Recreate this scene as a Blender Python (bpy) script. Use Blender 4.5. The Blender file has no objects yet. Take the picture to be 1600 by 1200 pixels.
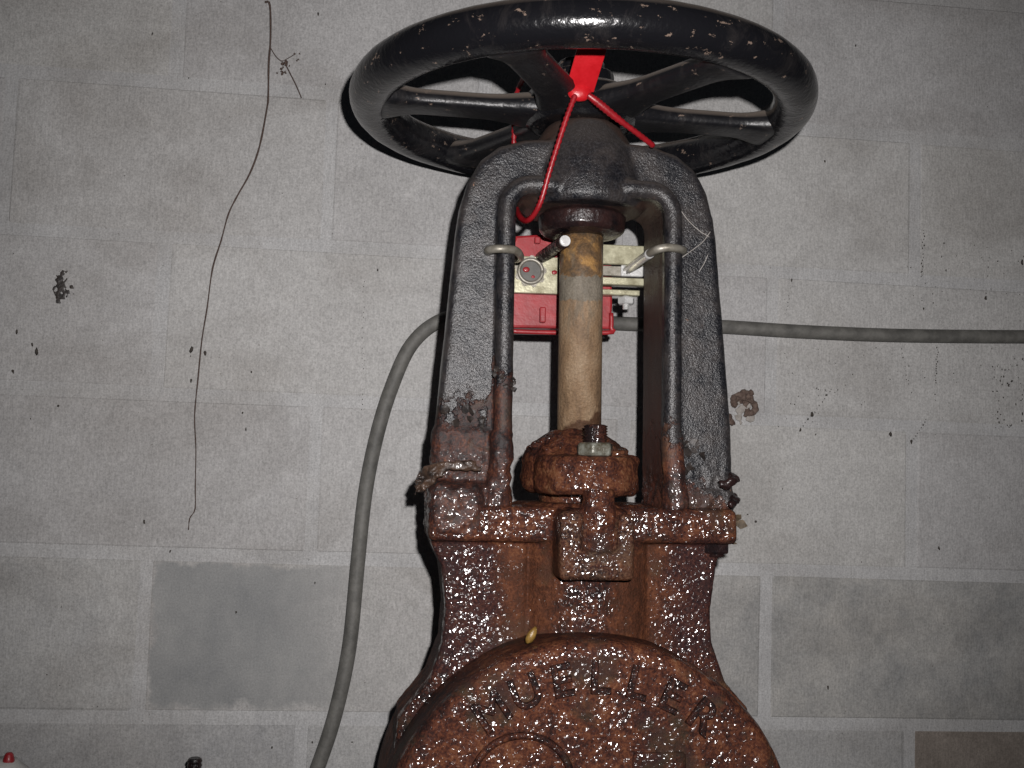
import bpy, bmesh, math, random
import numpy as np
from mathutils import Matrix, Vector
random.seed(7)
C = bpy.context.scene.collection
S = bpy.context.scene
R_ = math.radians

# ------------------------------------------------------------------ camera, light, exposure
# the frame of the place: X along the wall, Y into the wall, Z up; the camera stands at the origin
def axes(yaw, pitch, roll):
    return Matrix.Rotation(yaw, 3, 'Z') @ Matrix.Rotation(pitch, 3, 'X') @ Matrix.Rotation(roll, 3, 'Y')
FPX = 1700.0
CR = axes(-0.1116, 0.07132, -0.03717)
right, fwd, up = CR.col[0].copy(), CR.col[1].copy(), CR.col[2].copy()
cam_d = bpy.data.cameras.new('camera')
cam = bpy.data.objects.new('camera', cam_d); C.objects.link(cam)
m = Matrix((right, up, -fwd)).transposed()
cam.matrix_world = m.to_4x4()
cam_d.sensor_width = 36; cam_d.lens = 36 * FPX / 1600
cam_d.clip_start = 0.02; cam_d.clip_end = 50
S.camera = cam

w = bpy.data.worlds.new('World'); S.world = w; w.use_nodes = True
bg = w.node_tree.nodes['Background']
bg.inputs[0].default_value = (0.75, 0.85, 1.0, 1); bg.inputs[1].default_value = 0.012

fl_d = bpy.data.lights.new('camera_flash', 'SPOT')
fl_d.energy = 78; fl_d.color = (1.0, 0.965, 0.955)
fl_d.spot_size = R_(88); fl_d.spot_blend = 1.0; fl_d.shadow_soft_size = 0.008
fl = bpy.data.objects.new('camera_flash', fl_d); C.objects.link(fl)
fp = right * 0.046 + up * 0.062
fl.matrix_world = Matrix.Translation(fp) @ (m @ Matrix.Rotation(R_(1.5), 3, 'Y')).to_4x4()

S.view_settings.view_transform = 'Standard'; S.view_settings.look = 'None'
S.view_settings.exposure = 0.0; S.view_settings.gamma = 1.0
S.cycles.max_bounces = 6

# ------------------------------------------------------------------ frames and pixel helpers
VR = Matrix.Rotation(R_(-1.0), 3, 'Y') @ Matrix.Rotation(R_(-0.8), 3, 'X')   # the valve leans a little
VO = Vector((0.2028, 1.1446, 0.0))
def loc(px, py, Y):            # where the sight line through a measured point meets depth Y of the valve's own frame
    d = VR.transposed() @ (CR @ Vector(((px - 800) / FPX, 1, -(py - 600) / FPX)))
    o = VR.transposed() @ (-VO)
    return o + d * ((Y - o.y) / d.y)
WY = 1.4319
def wl(px, py, off=0.0):       # the same for the wall
    d = CR @ Vector(((px - 800) / FPX, 1, -(py - 600) / FPX))
    return d * ((WY - off) / d.y)

# ------------------------------------------------------------------ materials
def new_mat(name):
    mt = bpy.data.materials.new(name); mt.use_nodes = True
    nt = mt.node_tree; b = nt.nodes['Principled BSDF']
    return mt, nt, b
def nd(nt, t, **kw):
    n = nt.nodes.new(t)
    for k, v in kw.items(): setattr(n, k, v)
    return n
def coords(nt, scale=None, kind='Object'):
    t = nd(nt, 'ShaderNodeTexCoord').outputs[kind]
    if scale:
        mp = nd(nt, 'ShaderNodeMapping'); mp.inputs['Scale'].default_value = scale
        nt.links.new(t, mp.inputs[0]); return mp.outputs[0]
    return t
def noise(nt, co, scale, detail=4, rough=0.55, dist=0.0):
    n = nd(nt, 'ShaderNodeTexNoise'); n.inputs['Scale'].default_value = scale
    n.inputs['Detail'].default_value = detail; n.inputs['Roughness'].default_value = rough
    n.inputs['Distortion'].default_value = dist
    nt.links.new(co, n.inputs['Vector']); return n.outputs['Fac']
def ramp(nt, fac, stops):
    r = nd(nt, 'ShaderNodeValToRGB'); e = r.color_ramp.elements
    while len(e) < len(stops): e.new(0.5)
    for i, (p, c) in enumerate(stops):
        e[i].position = p
        e[i].color = (c[0], c[1], c[2], 1) if hasattr(c, '__len__') else (c, c, c, 1)
    nt.links.new(fac, r.inputs[0]); return r.outputs[0]
def mixc(nt, fac, a, b, mode='MIX'):
    n = nd(nt, 'ShaderNodeMix', data_type='RGBA', blend_type=mode)
    for v, i in ((fac, 0), (a, 6), (b, 7)):
        if isinstance(v, (int, float)): n.inputs[i].default_value = v
        elif isinstance(v, tuple): n.inputs[i].default_value = (*v, 1)
        else: nt.links.new(v, n.inputs[i])
    return n.outputs[2]
def math_(nt, op, a, b=None, c=None, clamp=False):
    n = nd(nt, 'ShaderNodeMath', operation=op, use_clamp=clamp)
    for i, v in enumerate((a, b, c)):
        if v is None: continue
        if isinstance(v, (int, float)): n.inputs[i].default_value = v
        else: nt.links.new(v, n.inputs[i])
    return n.outputs[0]
def bump(nt, h, dist, strength=1.0, prev=None):
    n = nd(nt, 'ShaderNodeBump'); n.inputs['Distance'].default_value = dist
    n.inputs['Strength'].default_value = strength
    nt.links.new(h, n.inputs['Height'])
    if prev is not None: nt.links.new(prev, n.inputs['Normal'])
    return n.outputs[0]
def setp(nt, b, **kw):
    names = dict(color='Base Color', rough='Roughness', metal='Metallic', normal='Normal', coat='Coat Weight',
                 coatrough='Coat Roughness', coatnormal='Coat Normal', spec='Specular IOR Level')
    for k, v in kw.items():
        i = b.inputs[names[k]]
        if isinstance(v, (int, float)): i.default_value = v
        elif isinstance(v, tuple): i.default_value = (*v, 1)
        else: nt.links.new(v, i)

def rust_nodes(nt, co, dark=0.0, bright=1.0):
    big = noise(nt, co, 8, 3); mid = noise(nt, co, 70, 5, 0.62, 0.8); fine = noise(nt, co, 380, 4, 0.65)
    f = math_(nt, 'ADD', math_(nt, 'MULTIPLY', mid, 0.50), math_(nt, 'MULTIPLY', fine, 0.50))
    f = math_(nt, 'ADD', f, math_(nt, 'MULTIPLY', math_(nt, 'SUBTRACT', big, 0.5), 0.42))
    f = math_(nt, 'SUBTRACT', f, dark)
    k = bright * 1.12
    col = ramp(nt, f, [(0.36, (0.008 * k, 0.004 * k, 0.004 * k)), (0.46, (0.033 * k, 0.0105 * k, 0.007 * k)), (0.54, (0.070 * k, 0.022 * k, 0.011 * k)),
                       (0.62, (0.115 * k, 0.044 * k, 0.020 * k)), (0.74, (0.16 * k, 0.088 * k, 0.048 * k))])
    grn = noise(nt, co, 19, 4, 0.6)                                        # greenish and purplish mineral patches
    col = mixc(nt, ramp(nt, grn, [(0.55, 0.0), (0.66, 0.6)]), col, (0.046, 0.036, 0.020))
    prp = noise(nt, coords(nt, (1.3, 1.3, 1.3)), 15, 4, 0.6)
    col = mixc(nt, ramp(nt, prp, [(0.55, 0.0), (0.66, 0.6)]), col, (0.028, 0.011, 0.012))
    return col, fine, mid
def beads(nt, co, glint=1.0, size=1.0):              # a film of water standing in beads, smoother than the rust below
    vor = nd(nt, 'ShaderNodeTexVoronoi', feature='F1'); vor.inputs['Scale'].default_value = 205 / size
    wob = nd(nt, 'ShaderNodeTexNoise'); wob.inputs['Scale'].default_value = 120
    nt.links.new(co, wob.inputs['Vector'])
    wv = nd(nt, 'ShaderNodeVectorMath', operation='MULTIPLY_ADD'); nt.links.new(wob.outputs['Color'], wv.inputs[0])
    wv.inputs[1].default_value = (0.006, 0.006, 0.006); nt.links.new(co, wv.inputs[2])
    nt.links.new(wv.outputs[0], vor.inputs['Vector'])
    g = math_(nt, 'MULTIPLY', math_(nt, 'POWER', vor.outputs['Distance'], 2.0), -1.0)
    nc = bump(nt, noise(nt, co, 80, 3, 0.55), 0.0030, 1.0)
    nc = bump(nt, g, 0.0016 * glint * size, 1.0, nc)
    sc_ = nd(nt, 'ShaderNodeSeparateColor'); nt.links.new(vor.outputs['Color'], sc_.inputs[0])
    return nc, ramp(nt, sc_.outputs[0], [(0.46, 0.10), (0.52, 1.0)])
def make_rust(name, wet=1.0, dark=0.0, glint=1.0, bonnet=False, bright=1.0, dry_y=None, sparse=0.0, size=1.0):
    mt, nt, b = new_mat(name); co = coords(nt)
    col, fine, mid = rust_nodes(nt, co, dark, bright)
    if bonnet:                                                             # purple scale on the side webs, lime on the lug
        sep = nd(nt, 'ShaderNodeSeparateXYZ'); nt.links.new(co, sep.inputs[0]); x, y, z = sep.outputs
        rag = math_(nt, 'MULTIPLY', math_(nt, 'SUBTRACT', noise(nt, co, 34, 5, 0.65), 0.5), 0.075)
        ax = ramp(nt, math_(nt, 'ADD', math_(nt, 'ABSOLUTE', x), rag), [(0.076, 0.0), (0.098, 1.0)])
        lw = ramp(nt, math_(nt, 'MULTIPLY', math_(nt, 'ADD', z, rag), -1), [(0.076, 0.0), (0.088, 1.0)])
        hi = ramp(nt, math_(nt, 'MULTIPLY', math_(nt, 'ADD', z, rag), -1), [(0.19, 1.0), (0.215, 0.0)])
        wm = math_(nt, 'MULTIPLY', math_(nt, 'MULTIPLY', ax, lw), hi)
        purple = ramp(nt, fine, [(0.35, (0.008, 0.004, 0.006)), (0.55, (0.030, 0.011, 0.012)), (0.72, (0.075, 0.034, 0.030))])
        col = mixc(nt, math_(nt, 'MULTIPLY', wm, 0.65), col, purple)
        lm = math_(nt, 'MULTIPLY', ramp(nt, math_(nt, 'MULTIPLY', y, -1), [(0.095, 0.0), (0.104, 1.0)]), ramp(nt, fine, [(0.45, 0.0), (0.65, 0.50)]))
        col = mixc(nt, lm, col, (0.13, 0.085, 0.052))
    nc, cell = beads(nt, co, glint, size)
    nb = bump(nt, mid, 0.0025, 0.8)
    nn = bump(nt, fine, 0.0016, 1.0, nb)
    damp = ramp(nt, noise(nt, co, 30, 4, 0.62), [(0.38 + sparse, 0.1), (0.50 + sparse, 1.0)])
    damp = math_(nt, 'MULTIPLY', damp, cell)
    if bonnet:                                                             # the round neck is nearly dry but for one run down its middle
        run = math_(nt, 'ADD', math_(nt, 'ABSOLUTE', math_(nt, 'ADD', x, 0.004)), math_(nt, 'MULTIPLY', rag, 0.6))
        dryn = math_(nt, 'MULTIPLY', math_(nt, 'MULTIPLY', ramp(nt, run, [(0.012, 0.0), (0.034, 1.0)]), ramp(nt, run, [(0.070, 1.0), (0.092, 0.0)])), lw)
        damp = math_(nt, 'MULTIPLY', damp, math_(nt, 'MULTIPLY_ADD', dryn, -0.9, 1.0))
        col = mixc(nt, math_(nt, 'MULTIPLY', dryn, 0.28), col, (0.12, 0.047, 0.020))
    if dry_y is not None:                                                  # the drips run down the front; the flanks stay dry
        s2 = nd(nt, 'ShaderNodeSeparateXYZ'); nt.links.new(co, s2.inputs[0])
        damp = math_(nt, 'MULTIPLY', damp, math_(nt, 'MULTIPLY_ADD', math_(nt, 'SUBTRACT', dry_y, s2.outputs[1]), 150, 0.0, clamp=True))
    setp(nt, b, color=col, rough=0.65, spec=0.14, normal=nn, coat=math_(nt, 'MULTIPLY', damp, wet), coatrough=0.17, coatnormal=nc)
    b.inputs['Coat IOR'].default_value = 1.9
    return mt
M = {}
M['rust_body'] = make_rust('wet rusty body iron', 1.0, dry_y=-0.112, dark=0.0, sparse=0.075, size=1.2, bright=1.1)
M['rust_wet'] = make_rust('wet rusty cast iron', 1.0)
M['rust_bonnet'] = make_rust('wet rusty bonnet iron', 1.0, bonnet=True, dry_y=-0.030)
M['rust_side'] = make_rust('wet dark rust', 0.9, 0.05)
M['rust_gland'] = make_rust('damp gland rust', 0.95, -0.01, 0.9, bright=0.95, sparse=0.05)
M['rust_dark'] = make_rust('dark rusty iron', 0.5, 0.13, 0.8)

def make_yoke():
    mt, nt, b = new_mat('worn black paint over rust'); co = coords(nt)
    col, fine, mid = rust_nodes(nt, co, 0.03)
    sep = nd(nt, 'ShaderNodeSeparateXYZ'); nt.links.new(co, sep.inputs[0])
    x, y, z = sep.outputs
    # where paint has come off: below a ragged line, higher on the inner rib of the leaking side
    rag = math_(nt, 'MULTIPLY', math_(nt, 'SUBTRACT', noise(nt, co, 38, 4, 0.65), 0.5), 0.16)
    thr = math_(nt, 'MULTIPLY_ADD', x, -0.34, 0.006)
    inner = ramp(nt, math_(nt, 'ABSOLUTE', x), [(0.098, 1.0), (0.104, 0.0)])
    inner = math_(nt, 'MULTIPLY', inner, 0.058)
    face = ramp(nt, y, [(0.0, 0.0), (0.01, 1.0)])
    thr = math_(nt, 'ADD', math_(nt, 'ADD', thr, inner), rag)
    bare = math_(nt, 'MULTIPLY_ADD', math_(nt, 'SUBTRACT', thr, z), 90, 0.5, clamp=True)
    chips = ramp(nt, noise(nt, co, 60, 5, 0.7), [(0.70, 0.0), (0.735, 1.0)])
    dust = ramp(nt, noise(nt, co, 30, 5, 0.7), [(0.42, 0.0), (0.75, 1.0)])
    grit = noise(nt, co, 420, 3, 0.6)
    paint = mixc(nt, ramp(nt, grit, [(0.45, 0.0), (0.75, 1.0)]), (0.006, 0.0064, 0.0085), (0.032, 0.032, 0.036))
    geo = nd(nt, 'ShaderNodeNewGeometry'); sn = nd(nt, 'ShaderNodeSeparateXYZ'); nt.links.new(geo.outputs['Normal'], sn.inputs[0])
    upf = ramp(nt, sn.outputs[2], [(0.15, 0.0), (0.8, 1.0)])             # dust lies on what faces up
    dustf = math_(nt, 'MAXIMUM', math_(nt, 'MULTIPLY', dust, 0.27), math_(nt, 'MULTIPLY', upf, 0.40))
    paint = mixc(nt, dustf, paint, (0.15, 0.125, 0.11))
    paint = mixc(nt, chips, paint, (0.22, 0.11, 0.06))
    c = mixc(nt, bare, paint, col)
    film = ramp(nt, math_(nt, 'ABSOLUTE', x), [(0.0815, 1.0), (0.0845, 0.0)])    # brown film on the inner faces
    film = math_(nt, 'MULTIPLY', film, ramp(nt, y, [(0.0, 0.0), (0.004, 1.0)]))
    back = math_(nt, 'MULTIPLY_ADD', math_(nt, 'ADD', y, 0.040), 220, 0.5, clamp=True)
    film = math_(nt, 'MULTIPLY', ramp(nt, math_(nt, 'ABSOLUTE', x), [(0.0815, 1.0), (0.0845, 0.0)]), back)
    film = math_(nt, 'MULTIPLY', film, ramp(nt, noise(nt, coords(nt, (1, 1, 0.3)), 40, 4, 0.6), [(0.3, 0.5), (0.6, 1.0)]))
    c = mixc(nt, film, c, mixc(nt, mid, (0.020, 0.012, 0.010), (0.075, 0.040, 0.028)))
    c = mixc(nt, math_(nt, 'MULTIPLY', film, math_(nt, 'MULTIPLY_ADD', z, -12, 1.2, clamp=True)), c, mixc(nt, fine, (0.020, 0.006, 0.005), (0.095, 0.024, 0.012)))
    g2 = noise(nt, co, 480, 3, 0.65)
    n1 = bump(nt, g2, 0.00075, 1.0)
    n2 = bump(nt, bare, -0.0012, 1.0, n1)
    wet = ramp(nt, z, [(0.0, 1.0), (1.0, 0.0)])
    low = math_(nt, 'MULTIPLY_ADD', z, -22, 0.30, clamp=True); nc, cell = beads(nt, co)
    setp(nt, b, color=c, rough=mixc(nt, math_(nt, 'MAXIMUM', bare, film), (0.29, 0.29, 0.29), (0.6, 0.6, 0.6)), spec=0.42, normal=n2,
         coat=math_(nt, 'MULTIPLY', math_(nt, 'MULTIPLY', bare, low), cell), coatrough=0.17, coatnormal=nc)
    b.inputs['Coat IOR'].default_value = 1.8
    return mt
M['yoke'] = make_yoke()

def make_wheel(dusty=False):
    mt, nt, b = new_mat('chipped glossy black enamel'); co = coords(nt)
    chips = ramp(nt, noise(nt, coords(nt, (1, 1, 1.6)), 75, 5, 0.7), [(0.632, 0.0), (0.665, 1.0)])
    smear = ramp(nt, noise(nt, coords(nt, (1, 1, 0.5)), 26, 6, 0.75, 0.8), [(0.52, 0.0), (0.85, 1.0)])
    geo = nd(nt, 'ShaderNodeNewGeometry'); sn = nd(nt, 'ShaderNodeSeparateXYZ'); nt.links.new(geo.outputs['Normal'], sn.inputs[0])
    upf = ramp(nt, sn.outputs[2], [(0.35, 0.0), (0.75, 1.0)] if dusty else [(0.5, 0.0), (0.95, 1.0)])
    c = mixc(nt, math_(nt, 'MULTIPLY', smear, 0.30), (0.0065, 0.0065, 0.008), (0.085, 0.072, 0.066))
    c = mixc(nt, math_(nt, 'MULTIPLY', upf, 0.75), c, (0.22, 0.18, 0.15))
    c = mixc(nt, math_(nt, 'MULTIPLY', chips, 0.75), c, (0.22, 0.162, 0.128))
    n1 = bump(nt, noise(nt, co, 210, 2), 0.0006, 0.8)
    n1 = bump(nt, noise(nt, co, 36, 2), 0.0015, 0.6, n1)
    rr = ramp(nt, smear, [(0.0, 0.40), (1.0, 0.55)] if dusty else [(0.0, 0.20), (1.0, 0.42)])
    setp(nt, b, color=c, rough=rr, spec=0.5, normal=n1)
    return mt
M['wheel'] = make_wheel()
M['spoke'] = make_wheel(True)

def make_wall(name, a, bcol, tint=(1, 1, 1), grain=1.0):
    mt, nt, b = new_mat(name); co = coords(nt)
    geo = nd(nt, 'ShaderNodeNewGeometry').outputs['Position']
    oi = nd(nt, 'ShaderNodeObjectInfo').outputs['Random']
    n1 = noise(nt, geo, 4.5, 5, 0.6); n2 = noise(nt, geo, 32, 5, 0.65); n3 = noise(nt, geo, 420, 3, 0.7)
    f = math_(nt, 'ADD', math_(nt, 'MULTIPLY', n1, 0.55), math_(nt, 'MULTIPLY', n2, 0.45))
    c = ramp(nt, f, [(0.34, a), (0.64, bcol)])
    c = mixc(nt, 1.0, c, ramp(nt, n3, [(0.25, 0.68), (0.5, 0.98), (0.75, 1.25)]), 'MULTIPLY')
    c = mixc(nt, 1.0, c, ramp(nt, oi, [(0.0, (0.95, 0.95, 0.96)), (1.0, (1.03, 1.03, 1.015))]), 'MULTIPLY')
    st = noise(nt, mapped(nt, geo, (9, 9, 1.2)), 46, 3, 0.7)
    c = mixc(nt, 1.0, c, ramp(nt, st, [(0.3, 0.88), (0.7, 1.08)]), 'MULTIPLY')
    grime = noise(nt, mapped(nt, geo, (1.0, 1.0, 1.6)), 3.2, 6, 0.62, 0.5)
    c = mixc(nt, 1.0, c, ramp(nt, grime, [(0.32, (0.80, 0.785, 0.77)), (0.52, (1.0, 1.0, 1.0))]), 'MULTIPLY')
    pin = ramp(nt, noise(nt, geo, 260, 2, 0.5), [(0.745, 0.0), (0.765, 1.0)])     # pinholes in the block
    c = mixc(nt, math_(nt, 'MULTIPLY', pin, 0.55), c, (0.09, 0.075, 0.06))
    h = math_(nt, 'ADD', math_(nt, 'MULTIPLY', st, 0.9), math_(nt, 'MULTIPLY', n3, 0.8))
    nn = bump(nt, h, 0.0007 * grain, 0.8)
    nn = bump(nt, n2, 0.002, 0.35, nn)
    setp(nt, b, color=c, rough=0.82, spec=0.25, normal=nn)
    return mt
def mapped(nt, v, sc):
    mp = nd(nt, 'ShaderNodeMapping'); mp.inputs['Scale'].default_value = sc
    nt.links.new(v, mp.inputs[0]); return mp.outputs[0]
M['block'] = make_wall('painted concrete block', (0.346, 0.341, 0.336), (0.426, 0.421, 0.415))
M['block_low'] = make_wall('dull painted concrete block', (0.29, 0.29, 0.293), (0.385, 0.381, 0.376))
M['block_brown'] = make_wall('brown stained concrete block', (0.17, 0.145, 0.125), (0.28, 0.245, 0.215))
M['block_stain'] = make_wall('stained concrete block', (0.215, 0.217, 0.220), (0.375, 0.366, 0.352))
M['mortar'] = make_wall('painted mortar', (0.352, 0.352, 0.355), (0.428, 0.426, 0.425), grain=0.4)

def make_patch():           # paint left off over most of one block: a darker area with a ragged border
    mt = make_wall('part painted concrete block', (0.34, 0.335, 0.322), (0.41, 0.40, 0.39))
    nt = mt.node_tree; b = nt.nodes['Principled BSDF']
    painted = b.inputs['Base Color'].links[0].from_socket
    co = coords(nt); sep = nd(nt, 'ShaderNodeSeparateXYZ'); nt.links.new(co, sep.inputs[0])
    rag = math_(nt, 'MULTIPLY', math_(nt, 'SUBTRACT', noise(nt, co, 30, 5, 0.6), 0.5), 0.05)
    rag2 = math_(nt, 'MULTIPLY', math_(nt, 'SUBTRACT', noise(nt, co, 9, 4, 0.6), 0.5), 0.22)
    def edge(v, at, sharp, r): return math_(nt, 'MULTIPLY_ADD', math_(nt, 'ADD', math_(nt, 'SUBTRACT', v, at), r), sharp, 0.5, clamp=True)
    l = edge(sep.outputs[0], -0.190, 160, rag)
    t = edge(math_(nt, 'MULTIPLY', sep.outputs[2], -1), -0.090, 140, rag)
    bt = edge(sep.outputs[2], -0.087, 110, rag)
    r = edge(math_(nt, 'MULTIPLY', sep.outputs[0], -1), -0.030, 8, rag2)
    mk = math_(nt, 'MULTIPLY', math_(nt, 'MULTIPLY', l, t), math_(nt, 'MULTIPLY', bt, r))
    n = noise(nt, co, 14, 5, 0.6)
    bare = ramp(nt, n, [(0.3, (0.190, 0.194, 0.196)), (0.7, (0.275, 0.275, 0.270))])
    bare = mixc(nt, 1.0, bare, ramp(nt, noise(nt, co, 420, 3, 0.7), [(0.25, 0.8), (0.75, 1.2)]), 'MULTIPLY')
    c = mixc(nt, mk, painted, bare)
    nt.links.new(c, b.inputs['Base Color'])
    return mt
M['block_patch'] = make_patch()

def make_plain(name, a, bcol, rough=0.5, scale=60, bumpd=0.0005, metal=0.0, spec=0.5, coat=0.0, bscale=None, stops=(0.35, 0.65)):
    mt, nt, b = new_mat(name); co = coords(nt)
    n = noise(nt, co, scale, 5, 0.65)
    c = ramp(nt, n, [(stops[0], a), (stops[1], bcol)])
    nn = bump(nt, noise(nt, co, bscale or scale * 4, 3), bumpd, 0.8)
    setp(nt, b, color=c, rough=rough, metal=metal, normal=nn, spec=spec, coat=coat, coatrough=0.1)
    return mt
M['red_paint'] = make_plain('dusty red enamel', (0.22, 0.010, 0.014), (0.33, 0.020, 0.026), 0.46, 40, 0.0004, coat=0.15)
M['red_plastic'] = make_plain('glossy red plastic', (0.40, 0.005, 0.009), (0.48, 0.010, 0.016), 0.36, 90, 0.0003)
M['red_strap'] = make_plain('dull red plastic cord', (0.20, 0.005, 0.009), (0.27, 0.009, 0.014), 0.38, 90, 0.0003)
M['zinc'] = make_plain('yellow passivated zinc', (0.22, 0.20, 0.125), (0.50, 0.48, 0.34), 0.34, 55, 0.0003, metal=0.4, stops=(0.30, 0.6))
M['steel'] = make_plain('bright zinc steel', (0.55, 0.55, 0.54), (0.75, 0.75, 0.74), 0.32, 90, 0.0003, metal=0.45)
M['hook'] = make_plain('dull grey zinc rod', (0.16, 0.145, 0.115), (0.31, 0.29, 0.25), 0.45, 80, 0.0003, metal=0.4)
M['nut'] = make_plain('tarnished green grey nut', (0.07, 0.06, 0.04), (0.22, 0.225, 0.195), 0.30, 120, 0.0008, metal=0.2, coat=0.9)
M['black_wet'] = make_plain('greasy black iron', (0.005, 0.004, 0.005), (0.026, 0.012, 0.011), 0.36, 60, 0.0015, coat=0.15, spec=0.35)
M['cable'] = make_plain('dusty grey rubber', (0.075, 0.073, 0.067), (0.135, 0.131, 0.12), 0.65, 60, 0.0004)
M['tendril'] = make_plain('dry brown rootlet', (0.045, 0.028, 0.022), (0.09, 0.06, 0.05), 0.9, 300, 0.0003)
M['mud'] = make_plain('dry brown mud', (0.065, 0.040, 0.032), (0.15, 0.11, 0.09), 0.95, 160, 0.001)
M['mud_pale'] = make_plain('pale dry mud', (0.24, 0.22, 0.20), (0.36, 0.335, 0.31), 0.95, 160, 0.001)
M['speck'] = make_plain('black droppings', (0.018, 0.014, 0.012), (0.05, 0.04, 0.032), 0.8, 300, 0.0003)
M['flake'] = make_plain('curled black paint flake', (0.010, 0.009, 0.009), (0.035, 0.026, 0.022), 0.5, 120, 0.0006)
M['tape'] = make_plain('old rust soaked wrap', (0.014, 0.009, 0.007), (0.075, 0.042, 0.026), 0.5, 90, 0.0012, coat=0.2)
M['leaf'] = make_plain('dead brown leaf', (0.030, 0.022, 0.013), (0.09, 0.062, 0.035), 0.7, 160, 0.0006)
M['bud'] = make_plain('yellow green seed husk', (0.12, 0.065, 0.014), (0.26, 0.16, 0.04), 0.35, 200, 0.0004)
M['white'] = make_plain('dull white plastic', (0.42, 0.41, 0.39), (0.52, 0.51, 0.49), 0.5, 60, 0.0004)
M['hair'] = make_plain('pale dusty fibre', (0.25, 0.23, 0.21), (0.34, 0.32, 0.30), 0.8, 200, 0.0001)

def make_stem():
    mt, nt, b = new_mat('rust stained bronze stem'); co = coords(nt)
    sep = nd(nt, 'ShaderNodeSeparateXYZ'); nt.links.new(co, sep.inputs[0]); z = sep.outputs[2]
    col = ramp(nt, noise(nt, coords(nt, (1, 1, 0.35)), 55, 5, 0.65), [(0.28, (0.085, 0.055, 0.033)), (0.48, (0.185, 0.118, 0.067)), (0.75, (0.265, 0.190, 0.122))])
    rag = math_(nt, 'MULTIPLY', math_(nt, 'SUBTRACT', noise(nt, co, 50, 4, 0.6), 0.5), 0.035)
    zz = math_(nt, 'ADD', z, rag)
    crust = ramp(nt, noise(nt, co, 60, 5, 0.65, 0.5), [(0.32, (0.06, 0.042, 0.026)), (0.5, (0.15, 0.085, 0.038)), (0.62, (0.30, 0.165, 0.055))])
    grey = ramp(nt, noise(nt, coords(nt, (1, 1, 0.5)), 60, 4), [(0.35, (0.115, 0.098, 0.075)), (0.7, (0.19, 0.165, 0.13))])
    def step(at, s): return math_(nt, 'MULTIPLY_ADD', math_(nt, 'SUBTRACT', zz, at), s, 0.5, clamp=True)
    c = mixc(nt, step(0.172, 500), col, grey)
    c = mixc(nt, step(0.198, 500), c, crust)
    wear = ramp(nt, noise(nt, coords(nt, (3.0, 3.0, 0.6)), 40, 4, 0.6), [(0.52, 0.0), (0.66, 1.0)])
    zw = math_(nt, 'MULTIPLY', step(0.130, 40), wear)
    c = mixc(nt, math_(nt, 'MULTIPLY', zw, 0.7), c, (0.13, 0.105, 0.075))
    low = math_(nt, 'MULTIPLY_ADD', math_(nt, 'ADD', math_(nt, 'ADD', math_(nt, 'SUBTRACT', 0.045, z), math_(nt, 'MULTIPLY', sep.outputs[0], 0.55)), math_(nt, 'MULTIPLY', rag, 1.5)), 160, 0.5, clamp=True)
    c = mixc(nt, low, c, (0.07, 0.035, 0.018))
    c = mixc(nt, 1.0, c, ramp(nt, noise(nt, co, 500, 3, 0.7), [(0.3, 0.72), (0.7, 1.2)]), 'MULTIPLY')
    n1 = bump(nt, noise(nt, co, 320, 3), 0.0012, 0.9)
    setp(nt, b, color=c, rough=0.66, spec=0.35, normal=n1, coat=mixc(nt, step(0.195, 300), (0.0, 0.0, 0.0), (0.5, 0.5, 0.5)), coatrough=0.18)
    return mt
M['stem'] = make_stem()

# ------------------------------------------------------------------ mesh helpers
def prim_box(bm, x0, x1, y0, y1, z0, z1, bev=0.0, seg=2):
    b2 = bmesh.new(); bmesh.ops.create_cube(b2, size=1.0)
    for v in b2.verts:
        v.co = Vector(((x0 + x1) / 2 + v.co.x * (x1 - x0), (y0 + y1) / 2 + v.co.y * (y1 - y0), (z0 + z1) / 2 + v.co.z * (z1 - z0)))
    if bev: bmesh.ops.bevel(b2, geom=b2.edges[:], offset=bev, segments=seg, affect='EDGES', profile=0.5)
    join(bm, b2)
def join(bm, b2, mat=None):
    if mat is not None: bmesh.ops.transform(b2, matrix=mat, verts=b2.verts)
    me = bpy.data.meshes.new('tmp'); b2.to_mesh(me); b2.free(); bm.from_mesh(me); bpy.data.meshes.remove(me)
def prism(bm, poly, y0, y1, bev=0.0, seg=2):      # polygon in XZ pushed along Y
    b2 = bmesh.new()
    a = [b2.verts.new((x, y0, z)) for x, z in poly]; b = [b2.verts.new((x, y1, z)) for x, z in poly]
    n = len(poly); b2.faces.new(a); b2.faces.new(b[::-1])
    for i in range(n): b2.faces.new((a[i], b[i], b[(i + 1) % n], a[(i + 1) % n]))
    bmesh.ops.recalc_face_normals(b2, faces=b2.faces)
    if bev:
        ed = [e for e in b2.edges if abs(e.verts[0].co.y - e.verts[1].co.y) < 1e-7]
        bmesh.ops.bevel(b2, geom=ed, offset=bev, segments=seg, affect='EDGES', profile=0.5)
    bmesh.ops.triangulate(b2, faces=[f for f in b2.faces if len(f.verts) > 4])
    join(bm, b2)
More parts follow.
